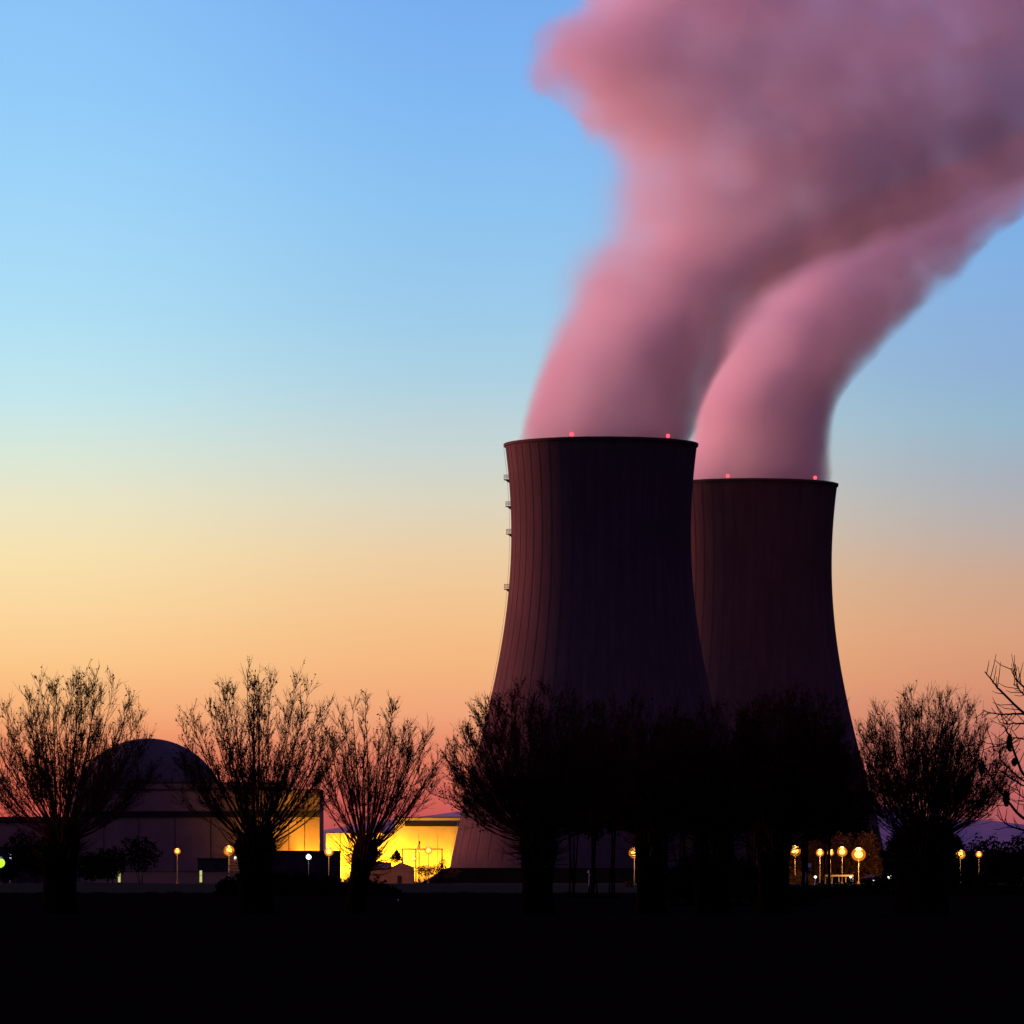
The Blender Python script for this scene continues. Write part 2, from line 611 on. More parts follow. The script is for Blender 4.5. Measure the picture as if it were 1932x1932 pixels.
def steam_material(name, ztop, zmax, fL, fR, fH, x0, x1, seed, sigma, edge_lo, edge_hi, edge_right, fade):
    """density field in metres around the tower axis; the curves give the left and right flank at each height"""
    m = bpy.data.materials.new(name)
    m.use_nodes = True
    t = NT(m.node_tree)
    for n in list(t.n):
        if n.type == 'BSDF_PRINCIPLED':
            t.n.remove(n)
    out = [n for n in t.n if n.type == 'OUTPUT_MATERIAL'][0]
    tcn = t.n.new('ShaderNodeTexCoord')
    sp = t.n.new('ShaderNodeSeparateXYZ')
    # slow billows bend the whole field
    dn = t.n.new('ShaderNodeTexNoise')
    mp = t.n.new('ShaderNodeMapping')
    mp.inputs['Location'].default_value = (seed, seed * 0.7, 0)
    t.l.new(tcn.outputs['Object'], mp.inputs[0])
    t.l.new(mp.outputs[0], dn.inputs['Vector'])
    dn.inputs['Scale'].default_value = 0.03
    dn.inputs['Detail'].default_value = 1.0
    t.l.new(tcn.outputs['Object'], sp.inputs[0])
    x, y, z = sp.outputs
    s = t.math('DIVIDE', z, zmax, clamp=True)

    def curve(fn, lo, hi):
        c = t.n.new('ShaderNodeFloatCurve')
        cv = c.mapping.curves[0]
        N = 40
        pts = [(i / (N - 1), (fn(i / (N - 1) * zmax) - lo) / (hi - lo)) for i in range(N)]
        cv.points[0].location = pts[0]
        cv.points[1].location = pts[-1]
        for p in pts[1:-1]:
            cv.points.new(*p)
        c.mapping.update()
        t.put(c.inputs['Value'], s)
        return t.math('ADD', t.math('MULTIPLY', c.outputs[0], hi - lo), lo)
    L = curve(fL, x0, x1)
    Rr = curve(fR, x0, x1)
    H = curve(fH, 0, 120)
    wob = t.math('MULTIPLY', t.math('SUBTRACT', dn.outputs[0], 0.5), t.math('MULTIPLY', s, 26.0))
    xx = t.math('ADD', x, wob)
    u = t.math('DIVIDE', t.math('SUBTRACT', xx, L), t.math('SUBTRACT', Rr, L))
    u2 = t.math('SUBTRACT', t.math('MULTIPLY', u, 2.0), 1.0)
    v = t.math('DIVIDE', y, H)
    d = t.math('SQRT', t.math('ADD', t.math('MULTIPLY', u2, u2), t.math('MULTIPLY', v, v)))
    # wisps drawn out along the flow
    cb = t.n.new('ShaderNodeCombineXYZ')
    t.put(cb.inputs[0], t.math('ADD', t.math('MULTIPLY', u, 2.6), seed))
    t.put(cb.inputs[1], t.math('MULTIPLY', v, 1.6))
    t.put(cb.inputs[2], t.math('MULTIPLY', s, 4.0))
    w = t.noise(cb.outputs[0], 1.0, 2.0, 0.5)
    wd = t.math('MULTIPLY', t.math('SUBTRACT', w, 0.52), t.math('ADD', t.math('MULTIPLY', s, 0.62), 0.10))
    wd = t.math('MULTIPLY', wd, t.smooth(u, 0.85, 0.15, 0.35, 1.0))
    bill = t.noise(mp.outputs[0], 0.05, 2.0, 0.5)
    wd = t.math('ADD', wd, t.math('MULTIPLY', t.math('SUBTRACT', bill, 0.5), t.smooth(s, 0.0, 0.5, 0.08, 0.38)))
    d2 = t.math('ADD', d, wd)
    lftw = t.smooth(u, 0.55, 0.0)
    prof = t.math('MULTIPLY', t.smooth(s, 0.0, 0.32), t.math('SUBTRACT', 1.0, t.smooth(s, 0.46, 0.56, 0.0, 0.82)))
    edge = t.math('ADD', edge_lo, t.math('MULTIPLY', t.math('MULTIPLY', prof, lftw), edge_hi))
    edge = t.math('ADD', edge, t.math('MULTIPLY', t.math('MULTIPLY', t.smooth(s, 0.12, 0.28), t.smooth(s, 0.50, 0.36, 0.25, 1.0)), t.math('MULTIPLY', t.smooth(u, 0.55, 0.95), edge_right)))
    inner = t.math('SUBTRACT', 0.98, edge)
    den = t.smooth(d2, 0.98, inner)
    den = t.math('MULTIPLY', den, t.smooth(d, 1.0, 0.93))
    den = t.math('MULTIPLY', den, t.math('ADD', 0.45, t.smooth(w, 0.3, 0.7, 0.0, 1.15)))
    den = t.math('MULTIPLY', den, t.smooth(bill, 0.66, 0.36, 0.65, 1.35))
    den = t.math('MULTIPLY', den, t.math('ADD', t.math('SUBTRACT', 1.1, t.math('MULTIPLY', s, 0.70)), t.math('MULTIPLY', t.smooth(s, 0.45, 0.05), t.smooth(u, 0.2, 0.8, 0.3, 1.6))))
    den = t.math('MULTIPLY', den, t.math('ADD', 1.0, t.math('MULTIPLY', t.smooth(s, 0.48, 0.60), t.smooth(u, 0.35, 0.0, 0.0, 1.6))))
    if fade:
        den = t.math('MULTIPLY', den, t.smooth(s, fade[1], fade[0]))
    vs = t.n.new('ShaderNodeVolumeScatter')
    vs.inputs['Color'].default_value = (0.972, 0.976, 0.992, 1)
    vs.inputs['Anisotropy'].default_value = 0.0
    t.put(vs.inputs['Density'], t.math('MULTIPLY', den, sigma))
    t.l.new(vs.outputs[0], out.inputs['Volume'])
    return m


def steam(name, label, base, D, cx, Lpts, Rpts, hfun, seed, sigma, edge_lo, edge_hi, edge_right, fade=None):
    def mk(pts):
        zz = np.array([Z(y, D) - base[2] for y, _ in pts]); xs = np.array([X(p, D) - base[0] for _, p in pts])
        o = np.argsort(zz)
        zz, xs = zz[o], xs[o]
        def f(z):                                   # smoothed interpolation
            k = np.linspace(-9, 9, 9)
            return float(np.mean(np.interp(z + k * (0.28 if z > 8 else 0.05), zz, xs)))
        return f, zz.max()
    fL, zm = mk(Lpts)
    fR, zm2 = mk(Rpts)
    zmax = min(zm, zm2)
    gL, gR = fL, fR
    ex = lambda z: 0.01 + 0.13 * min(1, z / 50.0)
    fL = lambda z: gL(z) - ex(z) * (gR(z) - gL(z)) / 2
    fR = lambda z: gR(z) + ex(z) * (gR(z) - gL(z)) / 2
    xs = [X(p, D) - base[0] for _, p in Lpts + Rpts]
    x0, x1 = min(xs) - 30, max(xs) + 30
    mat = steam_material(name + '_vapour', base[2], zmax, fL, fR, hfun, x0, x1, seed, sigma, edge_lo, edge_hi, edge_right, fade)
    zs = np.concatenate([np.linspace(0, 20, 6)[:-1], np.linspace(20, zmax, 56)])
    seg = 48
    a = np.arange(seg) * 2 * np.pi / seg
    V = []
    for z in zs:
        l, r, h = fL(z), fR(z), hfun(z)
        V.append(np.stack([(l + r) / 2 + (r - l) / 2 * np.cos(a), h * np.sin(a), np.full(seg, z)], 1))
    V = np.concatenate(V)
    n = len(zs)
    i, j = np.meshgrid(np.arange(n - 1), np.arange(seg), indexing='ij')
    i, j = i.ravel(), j.ravel(); j2 = (j + 1) % seg
    q = np.stack([i * seg + j, i * seg + j2, (i + 1) * seg + j2, (i + 1) * seg + j], 1)
    c0, c1 = len(V), len(V) + 1
    V = np.vstack([V, [((fL(0) + fR(0)) / 2, 0, 0)], [((fL(zmax) + fR(zmax)) / 2, 0, zmax)]])
    jj = np.arange(seg); jj2 = (jj + 1) % seg
    t3 = np.concatenate([np.stack([np.full(seg, c0), jj2, jj], 1), np.stack([np.full(seg, c1), (n - 1) * seg + jj, (n - 1) * seg + jj2], 1)])
    o = obj(name, raw_mesh(name, V, [t3, q], mat, True), None, base)
    return tag(o, label, 'steam', 'steam plumes')


zA = TOPZ - 1.0
steam('steam_plume', 'broad pink steam plume rising from the nearer tower and drifting right across the sky',
      (T1[0], T1[1], zA), 1744, 1134, A_L, A_R, lambda z: 28.5 + 26 * min(z / 200, 1), 3.1, 0.055, 0.10, 0.42, 0.80)
steam('steam_plume', 'narrower pink steam plume bending right from the farther tower behind the big plume',
      (T2[0], T2[1], zA), D2, 1415, B_L, B_R, lambda z: 28.5 + 16 * min(z / 150, 1), 8.4, 0.07, 0.14, 0.20, 0.15, fade=(0.52, 0.85))


# ------------------------------------------------------------------ buildings
def lamp_light(parent, loc, color, watts, radius=0.4):
    d = bpy.data.lights.new('lamp_glow', 'POINT')
    d.energy = watts
    d.color = color
    d.shadow_soft_size = radius
    o = bpy.data.objects.new('lamp_glow', d)
    COL.objects.link(o)
    o.location = loc
    o.parent = parent
    return o


def spot(parent, loc, target, color, watts, cone=70, blend=0.6, size=0.5):
    d = bpy.data.lights.new('flood_beam', 'SPOT')
    d.energy = watts
    d.color = color
    d.spot_size = R(cone)
    d.spot_blend = blend
    d.shadow_soft_size = size
    o = bpy.data.objects.new('flood_beam', d)
    COL.objects.link(o)
    o.location = loc
    v = Vector(target) - Vector(loc)
    o.rotation_euler = v.to_track_quat('-Z', 'Y').to_euler()
    o.parent = parent
    return o


# reactor dome on its drum
DR = 1960.0
sR = F / DR
r_dome = 151 / sR
zc = Z(1544, DR)
cxR = X(279, DR)
rt = thing('reactor_building', 'grey concrete reactor dome rising behind the plant block on the left', 'reactor', (cxR, DR, 0))
th = np.linspace(0, math.pi / 2, 26)
MB().lathe([(max(r_dome * math.cos(a), 0.02), zc + r_dome * math.sin(a)) for a in th], 72).build('dome', M_dome, rt, smooth=True)
MB().lathe([(r_dome, 0), (r_dome, zc)], 72).build('drum', M_dome, rt)
MB().lathe([(r_dome + 0.5, zc - 1.2), (r_dome + 0.5, zc - 0.2), (r_dome - 0.3, zc - 0.2), (r_dome - 0.3, zc - 1.2)], 72, close=True).build('ring_beam', M_band, rt)


def block(name, label, cat, D, x0, x1, ytop, depth, mat, trims=(), base=0.0, group=None):
    """rectangular building; trims = (part name, x0, x1, y0, y1, proud, material) in frame units on the front wall"""
    cx = X((x0 + x1) / 2, D)
    t = thing(name, label, cat, (cx, D, 0), group)
    h = Z(ytop, D)
    MB().box(X(x0, D) - cx, X(x1, D) - cx, 0, depth, base, h - 0.35).build('wall', mat, t)
    MB().box(X(x0, D) - cx - 0.25, X(x1, D) - cx + 0.25, -0.25, depth + 0.25, h - 0.34, h).build('roof', M_band, t)
    for nm, a, b, y0, y1, proud, mt in trims:
        MB().box(X(a, D) - cx, X(b, D) - cx, -proud, 0.3, Z(y1, D), Z(y0, D)).build(nm, mt, t)
    return t, cx


DT = 1880.0
tt, cxT = block('turbine_hall', 'long block below the reactor dome with a dark band and a floodlit right end', 'building',
                DT, 150, 603, 1489, 40, M_wall,
                [('louvre_band', 150, 603.5, 1530.5, 1542, 0.35, M_band)])
MB().box(X(150, DT) - cxT, X(532, DT) - cxT, 1.0, 39, Z(1489, DT) + 0.02, Z(1478, DT)).build('roof_plant_storey', M_wall, tt)
MB().box(X(150, DT) - cxT - .2, X(532, DT) - cxT + .2, 0.8, 39.2, Z(1478, DT) + 0.01, Z(1478, DT) + .4).build('upper_roof', M_band, tt)
for xx in np.arange(175, 600, 26):
    pass
for k, xx in enumerate((196, 262, 330, 398, 456, 500, 545, 575)):
    MB().box(X(xx, DT) - cxT - 0.12, X(xx, DT) - cxT + 0.12, -0.12, 0.1, 0, Z(1543, DT)).build('downpipe', M_band, tt)
SOD = (1.0, 0.40, 0.02)
for px, w in ((583, 11000), (545, 1500)):
    fx = X(px, DT) - cxT
    hx = MB().box(fx - 0.5, fx + 0.5, -4.6, -3.8, 0.0, 1.0)
    ho = hx.build('floodlight', M_metal, tt)
    spot(tt, (fx, -4.0, 1.2), (fx, 0.5, 12.0), SOD, w * 9.0, 62, 0.8)
spot(tt, (X(560, DT) - cxT, -24, 9), (X(560, DT) - cxT, 0, 14), SOD, 42000, 95, 1.0)

annex, _ = block('annex_building', 'low flat-roofed grey annex at the far left edge behind the willow', 'building',
                 1900, -90, 149, 1541, 30, M_wall, [('louvre_band', -90, 149, 1548, 1552, 0.3, M_band)])

# floodlit hall
DY = 1850.0
yh, cxY = block('floodlit_hall', 'brightly floodlit yellow hall with a dark stripe left of the nearer cooling tower', 'building',
                DY, 744, 905, 1541, 34, M_cream, [('dark_stripe', 764, 905.3, 1551, 1559, 0.25, M_band)])
MB().box(X(615, DY) - cxY, X(743.5, DY) - cxY, 0.6, 30, 0, Z(1572, DY)).build('low_wing', M_cream, yh)
MB().box(X(614.4, DY) - cxY, X(743.5, DY) - cxY, 0.4, 30.2, Z(1572, DY) + .01, Z(1570.8, DY)).build('wing_roof', M_band, yh)
for xx in (642, 676, 709, 790, 826, 862):
    MB().box(X(xx, DY) - cxY - 0.06, X(xx, DY) - cxY + 0.06, -0.05, 0.8, 0, Z(1573, DY) - 0.2).build('wall_joint', M_band, yh)
YEL = (1.0, 0.40, 0.010)
for px, w, tz in ((634, 80000, 5), (662, 30000, 6), (690, 20000, 6), (728, 76000, 6), (764, 26000, 7), (792, 10000, 9), (848, 34000, 8)):
    fx = X(px, DY) - cxY
    MB().box(fx - 0.4, fx + 0.4, -9.4, -8.8, 0, 1.0).build('floodlight', M_metal, yh)
    spot(yh, (fx, -9.0, 1.3), (fx, 0, tz), YEL, w * 1.05, 115, 1.0)

# small dark buildings in front
DS = 1740.0
block('service_building', 'black low service building below the floodlit end of the turbine hall', 'building', DS, 500, 625, 1605, 14, M_dark,
      [('door', 600, 609, 1640, 1665, 0.08, M_band), ('roller_door', 540, 566, 1636, 1665, 0.08, M_band)], group='low dark service buildings')
block('service_building', 'narrow upright dark stair block against the yellow glow left of the sparse willow', 'building', DS - 6, 626, 641, 1605, 8, M_dark,
      [('door', 630, 636, 1646, 1665, 0.06, M_band)], group='low dark service buildings')
block('service_building', 'dark flat-roofed service building beside the big orange lamp on the left', 'building', DS, 373, 429, 1619, 12, M_dark,
      [('door', 390, 396, 1646, 1665, 0.06, M_band), ('window', 402, 416, 1630, 1637, 0.05, M_band)], group='low dark service buildings')
wb, cxw = block('office_building', 'dark low office with a row of small white lit windows at far left', 'building', DS, -40, 100, 1598, 14, M_dark, [])
for x0, x1, br in ((15, 22, 1), (38, 41, 0), (45, 48, 0), (50, 54, 0), (56, 58, 0), (62, 67, 1), (72, 75, 0), (80, 82, 0)):
    MB().box(X(x0, DS) - cxw, X(x1, DS) - cxw, -0.06, 0.1, Z(1613, DS), Z(1609.5, DS)).build('window', M_window, wb)

# gabled shed and its yard
DG = 1500.0
sh = thing('gabled_shed', 'small mauve gabled shed in front of the floodlit hall right of the sparse willow', 'shed', (X(738, DG), DG, 0))
gx = lambda p: X(p, DG) - X(738, DG)
gz = lambda p: Z(p, DG)
M_shed = material("shed_boards", (0.30, 0.17, 0.16), 0.9, 0.1, (0.6, 0.5, (0.22, 0.13, 0.13)))
M_tile = material("shed_tiles", (0.20, 0.12, 0.11), 0.9, 0.1, (1.5, 0.5, (0.13, 0.09, 0.09)))
MB().prism([(gx(738), 0), (gx(780), 0), (gx(780), gz(1636)), (gx(757), gz(1627.5)), (gx(738), gz(1636))], 0, 8).build('gable', M_shed, sh)
MB().box(gx(696), gx(737.9), 0.3, 7.5, 0, gz(1638)).build('wall', M_shed, sh)
V = [(gx(694), -0.3, gz(1638.5)), (gx(738), -0.3, gz(1638.5)), (gx(738), 3.9, gz(1626.8)), (gx(694), 3.9, gz(1626.8)), (gx(694), 8.0, gz(1638.5)), (gx(738), 8.0, gz(1638.5))]
ro = MB(); ro.add(V, [(0, 1, 2, 3), (3, 2, 5, 4)], [(0, 3, 4), (1, 5, 2)])
ro.build('roof', M_tile, sh)
MB().box(gx(750), gx(758), -0.06, 0.1, 0, 2.1).build('door', M_band, sh)
MB().box(gx(710), gx(716), 0.2, 0.4, 1.2, 2.2).build('window', M_band, sh)

# pipe gantry before the hall
DP = 1640.0
pg = thing('pipe_gantry', 'thin dark pipe gantry on posts before the yellow wall', 'gantry', (X(797, DP), DP, 0))
px_ = lambda p: X(p, DP) - X(797, DP)
MB().tube([(px_(758), 0, Z(1602, DP)), (px_(836), 0, Z(1602, DP))], 0.16, 6).build('pipe', M_band, pg)
for p in (759.5, 784.6, 834):
    MB().tube([(px_(p), 0, 0), (px_(p), 0, Z(1602, DP))], 0.2, 6).build('post', M_band, pg)
sg = MB()
for a in (-1, 1):
    sg.tube([(px_(790 + a * 2.2), 0, Z(1602, DP)), (px_(791), 0, Z(1588, DP))], 0.12, 5)
sg.box(px_(789.5), px_(793), -0.1, 0.1, Z(1592, DP), Z(1587, DP))
sg.build('mast', M_band, pg)

# low boundary wall at the left
DW = 1600.0
lw = thing('boundary_wall', 'long low pale boundary wall along the lamps on the left', 'wall', (X(290, DW), DW, 0))
xw = lambda p: X(p, DW) - X(290, DW)
MB().box(xw(166), xw(462), 0, 0.4, 0, Z(1645, DW)).build('wall_panel', M_wall, lw)
MB().box(xw(166) - .1, xw(462) + .1, -0.12, 0.52, Z(1645, DW) + .005, Z(1644, DW)).build('coping', M_dark, lw)


# ------------------------------------------------------------------ lamps
def street_lamp(px, py, D, rpx, label, amber=False, watts=4000, arm=0.0, group='orange street lamps', mat=None, color=None, name='street_lamp', cat='street lamp'):
    x, z = X(px, D), Z(py, D)
    t = thing(name, label, cat, (x + arm, D, 0), group)
    r = rpx / F * D * (1.12 if mat is None else 1.0)
    MB().tube([(0, 0, 0), (0, 0, z * 0.6), (0, 0, z - r * 0.8)], [0.12, 0.08, 0.055], 8).build('pole', M_pole, t)
    MB().tube([(0, 0, 0), (0, 0, 0.5)], 0.28, 8).build('base', M_pole, t)
    if arm:
        MB().tube([(0, 0, z - r * 0.8), (-arm * 0.5, 0, z - r * 0.3), (-arm, 0, z + r * 0.6)], 0.07, 6).build('arm', M_pole, t)
    hd = MB(); hd.lathe([(0.01, z + r * 1.25), (r * 0.55, z + r * 1.1), (r * 0.75, z + r * 0.72), (0.01, z + r * 0.70)], 12, -arm)
    hd.build('lamp_cap', M_metal, t)
    MB().sphere((-arm, 0, z), r * (0.72 if mat is None else 1), 14, 10, 0.9).build('lamp_globe', mat or (M_amber if amber else M_orange), t, smooth=True)
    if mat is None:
        MB().sphere((-arm, 0, z), r * 1.2, 16, 12, 0.95).build('halo_shell', M_halo, t, smooth=True)  # halo of the lamp built as a glowing shell, not a glass part
    lamp_light(t, (-arm, -r * 1.5 - 0.4, z), color or (1.0, 0.40, 0.07), watts, 0.3)
    return t


DL = 1480.0
street_lamp(334.5, 1606, DL, 4.6, 'small orange street lamp left of the bigger one by the low wall', watts=2500)
street_lamp(432, 1605, DL, 7.5, 'big orange street lamp just left of the thick middle willow trunk', watts=9000)
street_lamp(620.5, 1607, DL, 6.5, 'street lamp glaring against the left corner of the yellow hall', watts=6000)
street_lamp(808.5, 1604.5, DL, 5.5, 'street lamp in front of the yellow hall beside the pipe gantry', watts=2500)
street_lamp(791.4, 1606, 1620, 2.6, 'tiny distant street lamp just left of the one before the yellow hall', watts=500)
street_lamp(781, 1620, 1560, 4.0, 'short globe lamp under the pipe gantry right of the conical bush', watts=1200)
street_lamp(659, 1618, DL, 5.0, 'lamp half behind the left flank of the sparse willow trunk', watts=1800)
street_lamp(1197, 1609, 1180, 8.0, 'lone orange street lamp at the gap under the central dark willows', watts=6000)
street_lamp(1500, 1605, DL, 8.0, 'leftmost orange lamp of the bright row right of the towers', watts=15000)
street_lamp(1547, 1609, DL, 5.6, 'second orange lamp from the left in the bright row', watts=9000)
street_lamp(1567, 1609, DL, 4.8, 'smallest lamp of the bright row, third from the left', watts=3000)
street_lamp(1589, 1607, DL, 7.2, 'fourth lamp of the bright row, next to the brightest one', watts=16000)
street_lamp(1620, 1612, 1440, 10.0, 'brightest and largest orange lamp of the row by the right tower foot', watts=60000)
street_lamp(1812, 1612, DL, 7.0, 'orange lamp right of the big right-hand willow', watts=5000)
street_lamp(1847, 1612, DL, 4.6, 'smaller pale lamp right of the orange lamp near the right edge', watts=1500)

WC = (0.9, 1.0, 0.85)
for px, py, D, r, w, lab in (
        (582.4, 1617, 1700, 5.0, 900, 'round white lamp before the black service building'),
        (443.8, 1618.5, 1560, 2.8, 200, 'small white lamp touching the left side of the middle willow trunk'),
        (213, 1619, 1560, 2.9, 200, 'single small white lamp between the left willow and the small orange lamp'),
        (19.6, 1620, 1560, 2.6, 200, 'small white lamp at far left under the row of lit windows'),
        (1538.4, 1654.6, 1180, 2.6, 60, 'low white lamp below the second lamp of the bright row'),
        (1605.1, 1654.6, 1180, 2.2, 60, 'low white lamp below the brightest orange lamp'),
        (1678.4, 1655, 1180, 3.6, 60, 'greenish white low lamp at the foot of the right-hand willow'),
        (1648.6, 1661.5, 1100, 1.6, 20, 'tiny low lamp between two low white lamps near the right tower foot')):
    street_lamp(px, py, D, r, lab, watts=w, mat=M_white, color=WC, group='small white lamps', name='white_lamp', cat='lamp')
street_lamp(-1, 1628, 1300, 10.5, 'round yellow-green lamp cut by the left picture edge', watts=400, mat=M_green, color=(0.6, 1, 0.1),
            group='green lamps', name='green_lamp', cat='lamp')
street_lamp(1226, 1664, 900, 3, 'low lamp hidden behind a dark willow trunk, lighting the grass orange', watts=260, name='bollard_lamp', cat='lamp', group='low lamps')

for px, py, h, lab in ((224.9, 1649.6, 12, 'upright yellow-green glowing box at the left end of the low wall'),
                       (378.8, 1647.4, 10, 'squat yellow-green glowing box in front of the low wall near the big lamp')):
    D = 1560.0
    t = thing('light_box', lab, 'light box', (X(px, D), D, 0), 'yellow-green light boxes')
    hw = 2.2 / F * D
    z1 = Z(py - h / 2, D)
    MB().box(-hw, hw, 0, 0.5, 0.25, z1).build('panel', M_greenbox, t)
    MB().box(-hw - 0.12, hw + 0.12, 0.05, 0.62, 0, 0.25).build('base', M_dark, t)
    MB().box(-hw - 0.12, hw + 0.12, 0.05, 0.62, z1, z1 + 0.15).build('cap', M_dark, t)
    MB().box(-hw - .02, hw + .02, -0.06, 0.0, (0.25 + z1) * .55, (0.25 + z1) * .55 + .12).build('crossbar', M_dark, t)

# little signs and barriers
D = 1030.0
t = thing('signal_post', 'thin grey post with two round heads standing on the grass before the embankment', 'signal post', (X(1111.4, D), D, 0))
zt = Z(1641, D)
MB().tube([(0, 0, 0), (0, 0, zt)], [0.09, 0.06], 6).build('post', M_signw, t)
for dx_, py in ((-0.13, 1645.5), (0.5, 1649)):
    MB().sphere((dx_, -0.12, Z(py, D)), 0.17, 10, 8).build('signal_head', M_signw, t, smooth=True)
MB().tube([(0, 0, Z(1652, D)), (0.5, -0.1, Z(1649, D))], 0.04, 5).build('bracket', M_signw, t)

D = 1420.0
t = thing('direction_sign', 'lit T-shaped sign board right below the leftmost lamp of the bright row', 'sign', (X(1521, D), D, 0))
MB().box(X(1512, D) - X(1521, D), X(1531, D) - X(1521, D), -0.1, 0.1, Z(1636, D), Z(1629, D)).build('board', M_signw, t)
MB().box(-0.45, 0.45, -0.09, 0.09, 0, Z(1636, D) - 0.01).build('post', M_signw, t)

D = 1440.0
t = thing('guard_rail', 'orange-lit guard rail below the third and fourth lamps of the bright row', 'guard rail', (X(1580, D), D, 0))
MB().box(X(1556, D) - X(1580, D), X(1610, D) - X(1580, D), -0.1, 0.0, Z(1654, D), Z(1650.5, D)).build('rail', M_pole, t)
for p in (1557, 1570, 1583, 1596, 1609):
    MB().box(X(p, D) - X(1580, D) - 0.1, X(p, D) - X(1580, D) + 0.1, 0.01, 0.15, 0, Z(1650.8, D)).build('post', M_pole, t)
D = 1400.0
t = thing('striped_barrier', 'low barrier with slanted white stripes right of the brightest lamp', 'barrier', (X(1645, D), D, 0))
bx0, bx1 = X(1633, D) - X(1645, D), X(1656, D) - X(1645, D)
z0, z1 = Z(1656, D), Z(1650.5, D)
MB().box(bx0, bx1, 0, 0.12, z0, z1).build('board', M_red, t)
st = MB()
for k in range(4):
    a = bx0 + 0.1 + k * 0.78
    st.prism([(a, z0), (a + 0.35, z0), (a + 0.75, z1), (a + 0.4, z1)], -0.03, -0.004)
st.build('stripes', M_signw, t)
for a in (bx0 + 0.3, bx1 - 0.3):
    MB().box(a - 0.06, a + 0.06, 0.13, 0.2, 0, z1).build('leg', M_pole, t)
D = 1100.0
t = thing('road_sign', 'pale small sign on a post beneath the middle of the dark tree mass', 'sign', (X(1323, D), D, 0))
MB().tube([(0, 0, 0), (0, 0, Z(1633, D))], 0.06, 6).build('post', M_signw, t)
MB().box(-0.1, 2.3, -0.14, -0.06, Z(1651, D), Z(1647, D)).build('board', M_pole, t)
MB().prism([(0.0, Z(1640, D)), (0.75, Z(1638, D)), (0.0, Z(1634, D))], -0.12, -0.06).build('pointer', M_signw, t)
MB().tube([(2.2, 0, 0), (2.2, 0, Z(1646, D))], 0.06, 6).build('post', M_signw, t)
D = 335.0
t = thing('marker_stake', 'tiny white stake alone in the black field', 'stake', (X(751.4, D), D, 0.12))
MB().tube([(0, 0, -0.1), (0, 0, 0.16)], 0.022, 6).build('stake', M_pole, t)
MB().sphere((0, -0.02, 0.18), 0.035, 8, 6).build('reflector', M_signw, t)


